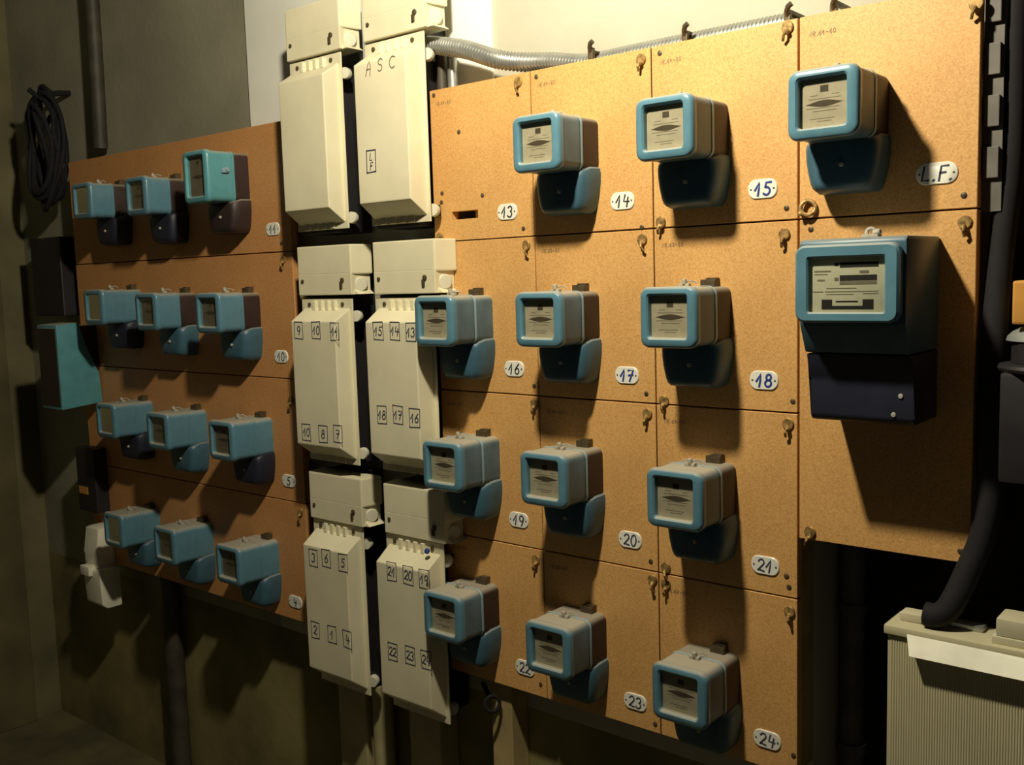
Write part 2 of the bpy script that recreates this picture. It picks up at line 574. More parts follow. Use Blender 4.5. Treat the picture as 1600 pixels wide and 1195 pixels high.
# number plates
TAGS = [('13', 793, 331, 'ink'), ('14', 973, 314, 'ink'), ('15', 1192, 295, 'blueink'), ('L.F.', 1464, 271, 'pen'), ('16', 804, 576, 'ink'), ('17', 980, 586, 'blueink'),
        ('18', 1194, 594, 'blueink'), ('19', 811, 812, 'pen'), ('20', 985, 843, 'pen'), ('21', 1196, 883, 'pen'), ('22', 821, 1043, 'pen'), ('23', 993, 1096, 'pen'),
        ('24', 1199, 1155, 'pen'), ('11', 427, 358, 'ink'), ('10', 440, 557, 'pen'), ('5', 452, 751, 'ink'), ('4', 462, 940, 'ink')]
for n, px, py, ink in TAGS:
    p = at(px, py)
    if px > 500:
        lab = 'white oval enamel plate with hand-painted %s, screwed to chipboard' % ('L.F.' if n == 'L.F.' else 'number ' + n)
        hw = .0235
    else:
        lab = 'small white oval plate numbered %s on the left-hand board' % n
        hw = .025
    t = thing('number_plate', (p.x, 0, p.z), lab, 'number plate', 'oval number plates')
    if n == 'L.F.':
        hw = .027
    mb = MB()
    # oval with flat top and bottom: ends are wide arcs
    def ov(sx, sz, y):
        pts = []
        for i in range(28):
            a = 2 * math.pi * i / 28
            ca, sa = math.cos(a), math.sin(a)
            pts.append((sx * math.copysign(abs(ca) ** .72, ca), y, sz * max(-1, min(1, 1.12 * math.copysign(abs(sa) ** .85, sa)))))
        return pts
    mb.rings([ov(hw, .0145, 0), ov(hw, .0145, -.0012), ov(hw * .95, .0135, -.0022)])
    mb.build('plate', M['enamel'], t, True)
    mb = MB()
    hh = .019
    lettering(mb, n, 0.001, 0, hh, 0.0034 if ink == 'blueink' else .0027, -.0022, adv=.74)
    mb.build('lettering', M[ink], t)
    for s in (-1, 1):
        MB().lathe((s * (hw - .005), -.0018, 0), (0, -1, 0), [(0, .0016), (.001, .0014), (.0013, .0003)], 8).build('screw', M['screw'], t, True)


# ------------------------------------------------------------------ meters
def meter_parts(t, wd=.098, ht=.093, dp=.11, rear='brown', paint='blue', knob=False, lug=True, sidepaint='side', term=True, rearw=.0005, termpaint='navy', hook=True, seam=.047, dial='dial'):
    """small single-phase meter; local origin on the panel, middle of the top edge of its frame"""
    hw = wd / 2
    # rear case
    mb = MB()
    mb.rings([rrect(-hw - rearw, hw + rearw, -ht + .002, -.003, .013, 0), rrect(-hw - rearw, hw + rearw, -ht + .002, -.003, .013, -seam + .012),
              rrect(-hw + .001, hw - .001, -ht + .003, -.004, .013, -seam)])
    mb.build('rear_case', M['brownbk'] if rear == 'brown' else M[sidepaint], t, True)
    # seam rim
    mb = MB()
    mb.rings([rrect(-hw - .0005, hw + .0005, -ht + .001, -.001, .014, -seam + .002), rrect(-hw - .001, hw + .001, -ht + .0005, -.0005, .014, -seam - .001),
              rrect(-hw - .0002, hw + .0002, -ht + .0015, -.0015, .014, -seam - .004)], False, False)
    mb.rings([rrect(-hw + .003, hw - .003, -ht + .004, -.004, .012, -seam + .002), rrect(-hw + .003, hw - .003, -ht + .004, -.004, .012, -seam - .004)], False, False)
    mb.build('seam_rim', M['rim' if sidepaint == 'side' else sidepaint], t, True)
    # cover
    fd = dp - .014
    mb = MB()
    mb.rings([rrect(-hw + .0008, hw - .0008, -ht + .002, -.002, .0135, -seam - .003), rrect(-hw + .0012, hw - .0012, -ht + .0022, -.0022, .0135, -fd - .001)], True, False)
    mb.rings([rrect(-hw + .004, hw - .004, -ht + .005, -.005, .012, -seam - .004), rrect(-hw + .004, hw - .004, -ht + .005, -.005, .012, -fd - .001)], False, False)
    mb.build('cover', M[sidepaint], t, True)
    # front frame: outer, rounded front lip, inner throat
    x0, x1, z1, z0 = -hw + .0145, hw - .0165, -.0125, -ht + .0155
    mb = MB()
    rr = [rrect(-hw + .0005, hw - .0005, -ht + .0005, -.0005, .014, -fd), rrect(-hw, hw, -ht, 0, .0145, -fd - .004),
          rrect(-hw, hw, -ht, 0, .0145, -dp + .006), rrect(-hw + .0012, hw - .0012, -ht + .0012, -.0012, .0135, -dp + .0025),
          rrect(-hw + .0045, hw - .0045, -ht + .0045, -.0045, .0115, -dp),
          rrect(x0 - .0025, x1 + .0025, z0 - .0025, z1 + .0025, .0065, -dp),
          rrect(x0, x1, z0, z1, .0045, -dp + .0025), rrect(x0 + .001, x1 - .001, z0 + .001, z1 - .001, .004, -dp + .012)]
    mb.rings(rr, False, False)
    mb.build('front_frame', M[paint], t, True)
    # dial
    y = -dp + .0105
    d = MB().rings([rrect(x0 + .0005, x1 - .0005, z0 + .0005, z1 - .0005, .004, y + .002), rrect(x0 + .0005, x1 - .0005, z0 + .0005, z1 - .0005, .004, y)]).build('dial', M[dial], t)
    cx, cz = (x0 + x1) / 2, (z0 + z1) / 2
    mb = MB()
    n = 14
    top = [(cx - .026 + .052 * i / n, y - .0003, cz - .001 + .0042 * math.sin(math.pi * i / n) ** 1.3) for i in range(n + 1)]
    bot = [(p[0], p[1], 2 * (cz - .001) - p[2]) for p in reversed(top[1:-1])]
    mb.poly(top + bot)
    mb.poly([(cx + a, y - .0003, z1 - b) for a, b in ((-.0055, .010), (.0055, .010), (.0055, .0185), (-.0055, .0185))])
    mb.build('disc_window', M['brownink'], d)
    mb = MB()
    for z, a, b in ((.006, -.022, .022), (-.006, -.024, .02), (-.010, -.016, .016), (-.0235, -.010, .010), (-.020, -.02, .014), (.0105, -.02, -.009), (.0105, .01, .02)):
        mb.poly([(cx + a, y - .0003, cz + z), (cx + b, y - .0003, cz + z), (cx + b, y - .0003, cz + z - .0007), (cx + a, y - .0003, cz + z - .0007)])
    mb.build('dial_lines', M['greyink'], d)
    _p = MB()
    _p.poly(rrect(x0 + .0008, x1 - .0008, z0 + .0008, z1 - .0008, .004, -dp + .005))
    _p.build('window_glass', M['glass'], t)
    if lug:
        mb = MB()
        a = random.uniform(-.3, .3)
        mb.box(-.008, .010, -.062, -.054, -.002, .0035, .001)
        mb.lathe((.001 + .003 * a, -.060, .003), (0.2 * a, -.15, 1), [(0, .0038), (.004, .0042), (.007, .0036), (.0085, .001)], 12)
        mb.tube([(.001, -.058, .006), (.010, -.05, .0075), (.016 + .005 * a, -.046, .003)], .0012, 6)
        mb.build('seal_lug', M['seal'], t, True)
    if hook:
        mb = MB()
        mb.box(.004, .030, -.016, -.001, -.004, .0085, .0015)
        mb.box(.012, .030, -.012, -.001, .008, .011, .001)
        mb.build('hanging_bracket', M['screw'], t, True)
    if knob:
        mb = MB()
        mb.lathe((hw - .001, -.060, -.045), (1, 0, 0), [(0, .006), (.006, .006), (.009, .0045), (.0092, .0005)], 14)
        mb.box(hw - .001, hw + .005, -.073, -.058, -.052, -.041, .0015)
        mb.build('knob', M['rim'], t, True)
    if term:
        mb = MB()
        hb = .16 - .093 + ht
        def ring(sx0, sx1, zb, zt, y):
            pts = []
            prof = [(.90, 0.0), (.97, .04), (1.0, .14), (.99, .34), (.945, .58), (.86, .84), (.80, .94), (.70, 1.0)]
            zz = lambda f: zt + (zb - zt) * f
            for f, g in prof:
                pts.append((sx0 + (sx1 - sx0) * g if False else sx0 * (f), y, zz(g)))
            pts2 = [(-p[0], p[1], p[2]) for p in reversed(pts)]
            return pts + pts2
        mb.rings([ring(.0535, 0, -hb, -ht + .010, 0), ring(.0535, 0, -hb, -ht + .009, -.026), ring(.0505, 0, -hb + .003, -ht + .004, -.043),
                  ring(.045, 0, -hb + .007, -ht + .001, -.049), ring(.038, 0, -hb + .012, -ht + .001, -.051)])
        mb.build('terminal_cover', M[termpaint], t, True)
        MB().lathe((.004, -.050, -ht - .030), (0, -1, 0), [(0, .0035), (.004, .0035), (.005, .002), (.0052, .0004)], 10).build('seal_screw', M['seal'], t, True)


def copy_tree(o):
    c = o.copy()
    C.objects.link(c)
    for ch in o.children:
        k = ch.copy()
        C.objects.link(k)
        k.parent = c
        for g in ch.children:
            q = g.copy()
            C.objects.link(q)
            q.parent = k
    return c


PROTO = {}
GM = 'small blue electricity meters'


def place_meter(kind, px, py, label, build, dx=0, dz=0, d=.11):
    """px,py: top right corner of the front frame"""
    p = at(px, py, d)
    loc = (p.x - .049 + dx, 0, p.z + dz + H)
    if kind not in PROTO:
        t = thing('electricity_meter', (0, 0, 0), label, 'electricity meter', GM)
        build(t)
        PROTO[kind] = t
    else:
        t = copy_tree(PROTO[kind])
        tag(t, label)
    t.location = loc
    return t


std = lambda t: meter_parts(t)
nolug = lambda t: meter_parts(t, lug=True, hook=False)
bluer = lambda t: meter_parts(t, rear='blue')
bluefull = lambda t: meter_parts(t, rear='blue', sidepaint='teal', paint='teal')
blueside = lambda t: meter_parts(t, rear='brown', sidepaint='blue', paint='blue', dial='shaded_dial')
bluedark = lambda t: meter_parts(t, rear='brown', sidepaint='blue', paint='blue', dial='shaded_dial', termpaint='blacknavy')
blueall = lambda t: meter_parts(t, rear='blue', sidepaint='blue', paint='blue', dial='shaded_dial')
blueblack = lambda t: meter_parts(t, rear='blue', sidepaint='blue', paint='blue', dial='shaded_dial', termpaint='blacknavy')
base = 'small blue square electricity meter '
place_meter('nohook', 872, 171, base + 'left of number plate 14', nolug)
place_meter('nohook', 1081, 141, base + 'left of number plate 15', nolug)
place_meter('nohook', 1342, 94, base + 'above and left of the L.F. plate', nolug)
place_meter('bluerear', 704, 457, base + 'left of number plate 16', bluer, .002, -.005)
place_meter('std', 875, 455, base + 'left of number plate 17', std)
place_meter('std', 1087, 447, base + 'left of number plate 18', std)
place_meter('bluerear', 716, 693, base + 'left of number plate 19', bluer, .003)
place_meter('std', 882, 712, base + 'left of number plate 20', std)
place_meter('std', 1096, 740, base + 'left of number plate 21', std)
place_meter('std', 718, 935, base + 'left of number plate 22', std)
place_meter('std', 889, 985, base + 'overlapping number plate 22, above plate 23', std)
place_meter('std', 1103, 1055, base + 'above and left of number plate 24', std)
# left-hand board, three per row
LM = [('bluedark', 139, 283, 'leftmost in the top row of the left-hand board', bluedark),
      ('bluedark', 226, 273, 'middle of the top row of the left-hand board', bluedark),
      ('blueblack', 158, 452, 'leftmost in the second row of the left-hand board', blueblack),
      ('blueside', 242, 457, 'middle of the second row of the left-hand board', blueside),
      ('blueside', 341, 457, 'beside plate 10 on the left-hand board', blueside),
      ('blueblack', 177, 632, 'leftmost in the third row of the left-hand board', blueblack),
      ('blueall', 260, 647, 'middle of the third row of the left-hand board', blueall),
      ('blueblack', 362, 660, 'beside plate 5 on the left-hand board', blueblack),
      ('blueall', 189, 806, 'leftmost in the bottom row, above the ivory breaker', blueall),
      ('blueall', 271, 829, 'middle of the bottom row of the left-hand board', blueall),
      ('blueall', 373, 858, 'beside plate 4 on the left-hand board', blueall)]
for k, px, py, lab, b in LM:
    place_meter(k, px, py, base + lab, b)
p = at(321, 231, .11)
t = thing('electricity_meter', (p.x - .049, 0, p.z), 'tall green-blue meter with a side knob beside plate 11', 'electricity meter', GM)
meter_parts(t, ht=.118, rear='brown', paint='teal', sidepaint='teal', dial='shaded_dial', knob=True, termpaint='brownbk', lug=False, hook=False, seam=.04)

# ------------------------------------------------------------------ the large three-phase meter
p = at(1405, 377, .15)
bw, bh, bd = .136, .101, .15
cx = p.x - bw / 2
t = thing('large_electricity_meter', (cx, 0, p.z), 'large blue meter with pale rectangular dial at right, below the L.F. meter', 'electricity meter')
hw = bw / 2
mb = MB()
mb.prism([(0, .008), (-.128, .008), (-.133, .003), (-.133, -.103), (-.1145, -.1435), (0, -.1435)], 'x', -hw - .001, hw + .004, .004)
mb.build('body', M['navy'], t, True)
mb = MB()
mb.prism([(0, -.1445), (-.1135, -.1445), (-.0985, -.180), (-.0985, -.231), (-.092, -.238), (0, -.238)], 'x', -hw, hw + .004, .004)
mb.build('terminal_cover', M['blacknavy'], t, True)
for x, z in ((.055, -.199), (.046, -.224)):
    MB().lathe((x, -.098, z), (0, -1, 0), [(0, .0035), (.002, .003), (.0024, .0005)], 10).build('seal_screw', M['seal'], t, True)
mb = MB()
mb.lathe((-hw, -.06, -.192), (-1, 0, 0), [(0, .004), (.004, .004), (.005, .002), (.0052, .0004)], 10)
mb.build('seal_screw', M['steel'], t, True)
x0, x1, z1, z0 = -hw + .018, hw - .018, -.0165, -bh + .0135
mb = MB()
mb.rings([rrect(-hw + .001, hw - .001, -bh + .001, -.001, .013, -.128), rrect(-hw, hw, -bh, 0, .0135, -.136), rrect(-hw, hw, -bh, 0, .0135, -bd + .003),
          rrect(-hw + .003, hw - .003, -bh + .003, -.003, .011, -bd), rrect(x0 - .002, x1 + .002, z0 - .002, z1 + .002, .004, -bd),
          rrect(x0, x1, z0, z1, .003, -bd + .002), rrect(x0, x1, z0, z1, .003, -bd + .010)], False, False)
mb.build('front_frame', M['blue'], t, True)
y = -bd + .0085
d = MB().box(x0, x1, y, y + .003, z0, z1).build('dial', M['dialw'], t)
W, Hh = x1 - x0, z1 - z0


def rect(mb, u0, u1, v0, v1):
    mb.poly([(x0 + W * a, y - .0003, z1 - Hh * b) for a, b in ((u0, v0), (u1, v0), (u1, v1), (u0, v1))])


mb = MB()
rect(mb, .40, .90, .10, .19)
rect(mb, .40, .88, .33, .43)
rect(mb, .33, .385, .11, .16)
rect(mb, .16, .30, .77, .95)
rect(mb, .70, .84, .77, .95)
rect(mb, .30, .70, .885, .95)
rect(mb, .35, .64, .795, .82)
mb.build('register_windows', M['ink'], d)
mb = MB()
for u0, u1, v0, v1 in ((.06, .28, .24, .265), (.06, .24, .30, .315), (.33, .385, .37, .43), (.66, .78, .25, .30), (.40, .88, .44, .50), (.22, .62, .56, .572), (.2, .9, .62, .632), (.04, .18, .62, .635), (.22, .58, .67, .682), (.7, .9, .66, .672), (.10, .20, .40, .43)):
    rect(mb, u0, u1, v0, v1)
mb.build('dial_lines', M['greyink'], d)
_p = MB()
_p.poly(rrect(x0 + .0005, x1 - .0005, z0 + .0005, z1 - .0005, .003, -bd + .004))
_p.build('window_glass', M['glass'], t)
mb = MB()
mb.box(-.006, .016, -.078, -.062, .007, .0125, .001)
mb.torus((.004, -.07, .015), (.2, -1, .2), .0055, .0028, 16, 8)
mb.lathe((.009, -.072, .014), (1, -.3, .2), [(0, .004), (.008, .0045), (.010, .003)], 10)
mb.build('seal_lug', M['seal'], t, True)


# ------------------------------------------------------------------ beige fuse columns
def cover_parts(t, H1=.349):
    """local origin: middle of the flange bottom edge, on the panel plane; width .162"""
    hw = .081
    mb = MB()
    mb.box(-.085, .036, -.0295, WY - .009, -.006, H1 + .006, .002)
    for z in (.022, H1 - .038):
        mb.box(.030, .072, -.024, -.006, z - .011, z + .011, .002)
    mb.build('base', M['black'], t)
    mb = MB()
    # flange plate
    mb.box(-hw, hw, -.045, -.0415, 0, H1, .001)
    for x in (-.05, .045):
        for z in (.02, H1 - .03):
            mb.cyl((x, -.042, z), (x, -.0295, z), .006)
    # raised hip-ended hood
    zb0, zb1 = .012, H1 - .020       # feet of the slopes
    zf0, zf1 = .041, H1 - .046
    A = [(-.073, -.0445, zb0), (.073, -.0445, zb0), (.073, -.0445, zb1), (-.073, -.0445, zb1)]
    B = [(-.0705, -.085, zf0), (.0705, -.085, zf0), (.0705, -.085, zf1), (-.0705, -.085, zf1)]
    va = [mb.bm.verts.new(p) for p in A]
    vb = [mb.bm.verts.new(p) for p in B]
    fs = [mb.bm.faces.new(vb), mb.bm.faces.new(list(reversed(va)))]
    for i in range(4):
        j = (i + 1) % 4
        fs.append(mb.bm.faces.new((va[i], va[j], vb[j], vb[i])))
    es = [e for e in set(e for f in fs for e in f.edges) if any(v in vb for v in e.verts)]
    bmesh.ops.bevel(mb.bm, geom=es, offset=.0022, segments=2, profile=.6, affect='EDGES')
    # comb ribs
    for i in range(4):
        x = -.034 + i * .021
        mb.box(x - .005, x + .005, -.052, -.044, zb1 - .004, H1 - .004, .001, 1)
        x = -.046 + i * .026
        mb.box(x - .0085, x + .0085, -.0475, -.044, .001, zb0 + .004, .001, 1)
    mb.build('cover', M['beige'], t, False)
    for x in (-.055, .052):
        MB().lathe((x, -.045, H1 - .012), (0, -1, 0), [(0, .0045), (.002, .0045), (.003, .003), (.0031, .0005)], 10).build('screw', M['screw'], t, True)
    for z in (.022, H1 - .038):
        MB().lathe((.066, -.018, z), (.5, -1, 0), [(0, .0122), (.010, .0122), (.0125, .0105), (.0128, .0005)], 20).build('side_knob', M['beigedisc'], t, True)


def small_parts(t, Hs=.103):
    """terminal box between the covers; origin: middle of bottom edge; .17 wide"""
    hw = .085
    D = .052
    mid = .042
    mb = MB()
    mb.box(-hw - .004, .028, 0, WY - .009, .002, Hs - .002, .001)
    mb.build('base', M['black'], t)
    mb = MB()
    # upper block with flared sides, full depth
    mb.prism([(-hw - .012, -.001), (-hw, -D), (hw, -D), (hw + .010, -.001)], 'z', mid, Hs, .003)
    # lower block, sides cut in for the round caps
    mb.prism([(-hw + .004, -.001), (-hw + .001, -D + .012), (-hw, -D), (hw, -D), (hw - .002, -D + .014), (hw + .002, -.001)], 'z', 0, mid + .003, .002)
    # sloped lip under the cap
    mb.prism([(hw - .004, 0.001), (hw - .004, .012), (hw + .012, .001)], 'y', -.044, -.001)
    mb.build('box', M['beige'], t, False)
    for x, r in ((-.070, .0042), (.058, .0055)):
        MB().lathe((x, -D, .030), (0, -1, 0), [(0, r), (.002, r), (.003, r * .6), (.0031, .0005)], 10).build('screw', M['screw'], t, True)
    MB().box(.0505, .0575, -D - .003, -D + .001, .013, .027, .001).build('latch', M['screw'], t)
    MB().lathe((hw - .006, -.024, .021), (1, -.45, 0), [(0, .0145), (.009, .0145), (.011, .0125), (.0112, .0005)], 20).build('side_knob', M['beigedisc'], t, True)


colx = [-1.640, -1.4065]
zrow = [.108, -.384, -.885]
hts = [.349, .349, .345]
marks = {
    (0, 1): [('9', 467, 516), ('10', 494, 516), ('11', 523, 518), ('10', 479, 675), ('8', 505, 678), ('7', 528, 678)],
    (0, 2): [('3', 490, 871), ('6', 510, 872), ('5', 536, 879), ('2', 493, 984), ('1', 519, 991), ('4', 543, 999)],
    (1, 1): [('15', 591, 517), ('14', 617, 517), ('13', 642, 519), ('18', 597, 648), ('17', 622, 648), ('16', 648, 653)],
    (1, 2): [('21', 612, 893), ('20', 638, 899), ('19', 663, 905), ('22', 614, 1018), ('23', 641, 1024), ('24', 666, 1031)],
    (1, 0): [('LF', 580, 252)],
}
cap = {(0, 0): 'plain unmarked beige fuse cover at the top of the left column', (1, 0): 'beige fuse cover marked ASC and L F in pen',
       (0, 1): 'beige fuse cover with pen boxes 9 10 11 and 10 8 7', (1, 1): 'beige fuse cover with pen boxes 15 14 and 18 17 16, meter in front',
       (0, 2): 'beige fuse cover with pen boxes 3 6 5 and 2 1 4', (1, 2): 'beige fuse cover with pen boxes 21 20 19 and 22 23 24'}
proto = None
for c in (0, 1):
    for r in range(3):
        lab = cap[(c, r)]
        if proto is None:
            t = thing('fuse_cover', (0, 0, 0), lab, 'fuse box', 'beige fuse covers in two columns')
            cover_parts(t)
            proto = t
        else:
            t = copy_tree(proto)
            tag(t, lab)
        t.location = (colx[c], 0, zrow[r] + H)
        sz = 1.055 if r == 2 else 1.0      # the bottom pair is a little taller
        t.scale = (1, 1, sz)
        mk = marks.get((c, r))
        if mk:
            yl = -.0851
            for s, px, py in mk:
                mb = MB()
                q = at(px, py, .085)
                x, z = q.x - colx[c], (q.z - zrow[r]) / sz
                if s == 'LF':
                    inkbox(mb, x - .0125, x + .0125, z - .020, z + .020, .0024, yl)
                    lettering(mb, 'L', x, z + .008, .013, .0022, yl)
                    lettering(mb, 'F', x, z - .009, .013, .0022, yl)
                else:
                    inkbox(mb, x - .0135, x + .0135, z - .0175, z + .0175, .0018, yl)
                    lettering(mb, s, x, z, .018 if len(s) == 1 else .017, .0024, yl, adv=.66)
                mb.build('pen_mark', M['pen'], t)
            if (c, r) == (1, 0):
                mb = MB()
                for ch, px, py, hh in (('A', 576, 107, .026), ('S', 594, 101, .022), ('C', 612, 97, .022)):
                    q = at(px, py, .085)
                    lettering(mb, ch, q.x - colx[c], q.z - zrow[r], hh, .0021, yl)
                mb.build('pen_mark', M['pencil'], t)
        if (c, r) == (1, 2):
            q = at(666, 862, .066)
            MB().lathe((q.x - colx[c], -.062, (q.z - zrow[r]) / sz), (0, -1, .5), [(0, .0055), (.004, .0055), (.0065, .002), (.0066, .0004)], 10).build('blue_plug', M['blueink'], t, True)
proto = None
zs = [.461, -.0275, -.5135]
pos_lab = ['above the plain unmarked cover, touching the top frame edge', 'above the cover marked 9 10 11', 'above the cover marked 3 6 5']
pos_lab2 = ['above the cover marked ASC', 'above the cover marked 15 14', 'above the cover marked 21 20 19']
for c in (0, 1):
    for r in range(3):
        lab = 'small beige terminal box ' + (pos_lab, pos_lab2)[c][r]
        if proto is None:
            t = thing('terminal_box', (0, 0, 0), lab, 'terminal box', 'small beige terminal boxes in two columns')
            small_parts(t)
            proto = t
        else:
            t = copy_tree(proto)
            tag(t, lab)
        t.location = (-1.6355 + c * .238, 0, zs[r] + H)

# cable ducts and pipes running down from the columns to the floor
for c, lab in ((0, 'under the fuse cover marked 2 1 4'), (1, 'under the fuse cover marked 22 23 24')):
    x = colx[c] - .016
    o = MB().box(-.080, .012, .012, WY - .001, FL + .001, -.900, .004).build('cable_duct', M['duct'], None, False, loc=(x, 0, H))
    tag(o, 'flat beige cable duct going to the floor ' + lab, 'duct', 'beige cable ducts under the fuse columns')
    if c == 0:
        o = MB().cyl((0, 0, FL), (0, 0, -.900), .024, None, 18).build('pipe', M['duct'], None, True, loc=(x + .040, .040, H))
        tag(o, 'round beige pipe beside the duct ' + lab, 'pipe')

# ------------------------------------------------------------------ conduit and pipes around the boards
pts = [Vector((-1.362, .004, at(666, 70, 0).z)), at(690, 72, -.003), at(730, 78, 0), at(775, 92, -.005), at(815, 97, -.025), at(862, 97, -.042)]
for px in (920, 1000, 1080, 1160, 1240):
    q = at(px, 200, -.045)
    pts.append(Vector((q.x, .045, ROWS[0] + .004)))
path = smoothpath(pts, 8)
# resample evenly for the rings of the flexible conduit
cum = [0]
for a, b in zip(path, path[1:]):
    cum.append(cum[-1] + (b - a).length)
N = int(cum[-1] / .0017)
ev = []
j = 0
for i in range(N + 1):
    s = cum[-1] * i / N
    while j < len(cum) - 2 and cum[j + 1] < s:
        j += 1
    f = (s - cum[j]) / max(1e-9, cum[j + 1] - cum[j])
    ev.append(path[j].lerp(path[j + 1], f))
mb = MB()
mb.tube(ev, .0165, 14, rfun=lambda i: .0172 if (i % 4) in (0, 1) else .0150)
o = mb.build('flexible_conduit', M['steel'], None, True, loc=(0, 0, H))
tag(o, 'grey ribbed flexible conduit curving from the fuse column along the panel tops', 'conduit')
for k, (px, py) in enumerate([(925, 79), (1072, 53), (1232, 23), (1304, 12)]):
    q = at(px, py, -.02)
    lab = ['first from the left, above plate 14', 'second from the left, above plate 15', 'between the 15 and L.F. panels', 'above the L.F. panel'][k]
    t = MB()
    z = ROWS[0] - q.z
    t.box(-.005, .005, -.004, .004, z - .002, .004, .001)
    t.tube([(0, 0, -.004), (.001, -.006, .004), (.005, -.010, .009), (.010, -.010, .012)], .0042, 8)
    t.box(-.004, .004, .0, .052, z + .012, z + .018, .001)
    o = t.build('conduit_clip', M['screw'], None, True, loc=(q.x, .018, q.z + H))
    tag(o, 'dark conduit clip on the panel top edge, ' + lab, 'clip', 'clips along the panel tops')
for k, px in enumerate((689, 706)):
    a = at(px, 82, -.035)
    o = MB().cyl((0, 0, 0), (0, 0, -.19), .010, None, 14).build('conduit_stub', M['steel'] if k else M['darkpipe'], None, True, loc=(a.x, a.y, a.z + H))
    tag(o, ['dark pipe dropping behind panel 13, nearest the fuse column', 'grey pipe dropping behind panel 13 under the ribbed conduit'][k], 'pipe')
# battens that carry the panels
for x0, x1, lab in ((at(769, 1120, -.019).x, at(800, 1120, -.019).x, 'yellowed wooden batten below panel 22'), (-1.348, -1.318, 'thin wooden batten behind the left edge of panels 13 to 22'),
                    (-.90, -.85, 'wooden batten behind the joint of panels 23 and 24'), (-.66, -.622, 'wooden batten behind the right edge of panel 24'),
                    (-1.90, -1.86, 'wooden batten behind the right end of the left-hand board'), (-2.70, -2.66, 'wooden batten behind the far end of the left-hand board')):
    o = MB().box(x0, x1, TH + .001, WY - .001, FL + .001 if 'yellowed' in lab else -.792, .355 if x0 > -1.5 else .30, .002).build('wooden_batten', M['wood'], None, False, loc=(0, 0, H))
    tag(o, lab, 'batten', 'battens carrying the panels')
q = at(772, 1098, 0.0)
o = MB().torus((0, 0, 0), (1, -.6, .2), .015, .004, 18, 8).tube([(-.05, .03, .02), (-.02, .01, .012), (0, 0, .014)], .005, 8).build('cable_end', M['cable'], None, True, loc=(q.x, -.005, q.z + H))
tag(o, 'dark looped cable end hanging below panel 22 by the batten', 'cable')

# pipes under the boards
a = at(252, 1000, 0)
o = MB().cyl((0, 0, 0), (0, 0, -(1.41 - .79)), .026, None, 16).build('pipe', M['darkpipe'], None, True, loc=(a.x, .038, -.79 + H))
tag(o, 'dark vertical pipe from the left-hand board down to the floor', 'pipe')
a = at(1332, 980, -.17)
mb = MB().cyl((0, 0, FL), (0, 0, -.20), .019, None, 16)
for z in (-.80, -.56):
    mb.cyl((0, 0, z - .008), (0, 0, z + .008), .024, None, 16)
o = mb.build('pipe', M['greypipe'], None, True, loc=(a.x, a.y, H))
tag(o, 'grey vertical pipe in the dark recess under the large meter', 'pipe')

# ------------------------------------------------------------------ right edge: recess, cable, cabinet
pa = at(1383, 975, .07)
cabx, cabz = pa.x, pa.z
t = thing('cabinet', (cabx, 0, FL), 'cream ribbed metal cabinet at lower right with a painted patch of light', 'cabinet')
hgt = cabz - FL
cw = .42
mb = MB()
mb.box(0.002, cw - .002, -.066, -.002, 0, hgt - .012, .002)
# fine vertical ribs of the front
n = 120
prof = [(.004, -.064)]
for i in range(n):
    x = .006 + (cw - .012) * i / n
    dx = (cw - .012) / n
    prof += [(x, -.0660), (x + dx * .35, -.0668), (x + dx * .65, -.0668)]
prof += [(cw - .004, -.0660), (cw - .004, -.064)]
mb.prism(prof, 'z', .02, hgt - .016)
mb.build('body', M['cab'], t)
MB().box(-.002, cw + .002, -.0715, 0, hgt - .013, hgt, .003).build('lid', M['cab'], t, True)
# patch of light built as a pale sloping strip, slanted left end
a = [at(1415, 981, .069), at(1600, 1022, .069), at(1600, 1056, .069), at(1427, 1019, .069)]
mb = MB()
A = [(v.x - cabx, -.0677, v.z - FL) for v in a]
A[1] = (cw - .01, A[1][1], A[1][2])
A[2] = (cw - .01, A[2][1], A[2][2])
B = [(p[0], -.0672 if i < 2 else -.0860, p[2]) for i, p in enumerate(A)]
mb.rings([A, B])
o = mb.build('light_patch', M['lit_strip'], t)
o['label'] = 'patch of light built as a pale strip below the lid'
# on top of the cabinet
q = at(1420, 944, .035)
o = MB().box(-.014, .016, -.014, .014, 0, .012, .003).build('connector_block', M['ivory'], None, True, loc=(q.x + .004, -.030, cabz + H))
tag(o, 'small ivory connector at the left end of the cabinet top', 'connector')
q = at(1572, 985, .05)
mb = MB()
mb.box(0, .10, -.062, -.008, 0.0, .010, .002)
mb.box(.004, .10, -.060, -.012, .010, .034, .004)
o = mb.build('junction_box', M['ivory'], None, True, loc=(at(1550, 975, .06).x, 0, cabz + H))
tag(o, 'cream junction box lying on the cabinet top at the right edge', 'junction box')
o = MB().box(-.035, .03, -.008, .012, 0, .008, .002).build('metal_bracket', M['steel'], None, True, loc=(at(1500, 955, .03).x, -.024, cabz + H))
tag(o, 'flat grey metal piece on the cabinet top behind the cable', 'bracket')
# thick black cable
pts = [at(1590, -60, -.04), at(1587, 60, -.04), at(1581, 250, -.04), at(1563, 400, -.03), at(1552, 560, -.01), at(1550, 740, .0), at(1537, 830, .01), at(1516, 884, .02)]
e0, e1 = at(1488, 922, .035), at(1447, 948, .045)
pts += [Vector((e0.x, -.040, cabz + .034)), Vector(((e0.x + e1.x) / 2, -.046, cabz + .018)), Vector((e1.x, -.046, cabz + .0170))]
o = MB().tube(smoothpath(pts, 8), .0165, 14).build('power_cable', M['cable'], None, True, loc=(0, 0, H))
tag(o, 'thick black cable hanging right of the board and curling onto the cabinet', 'cable')
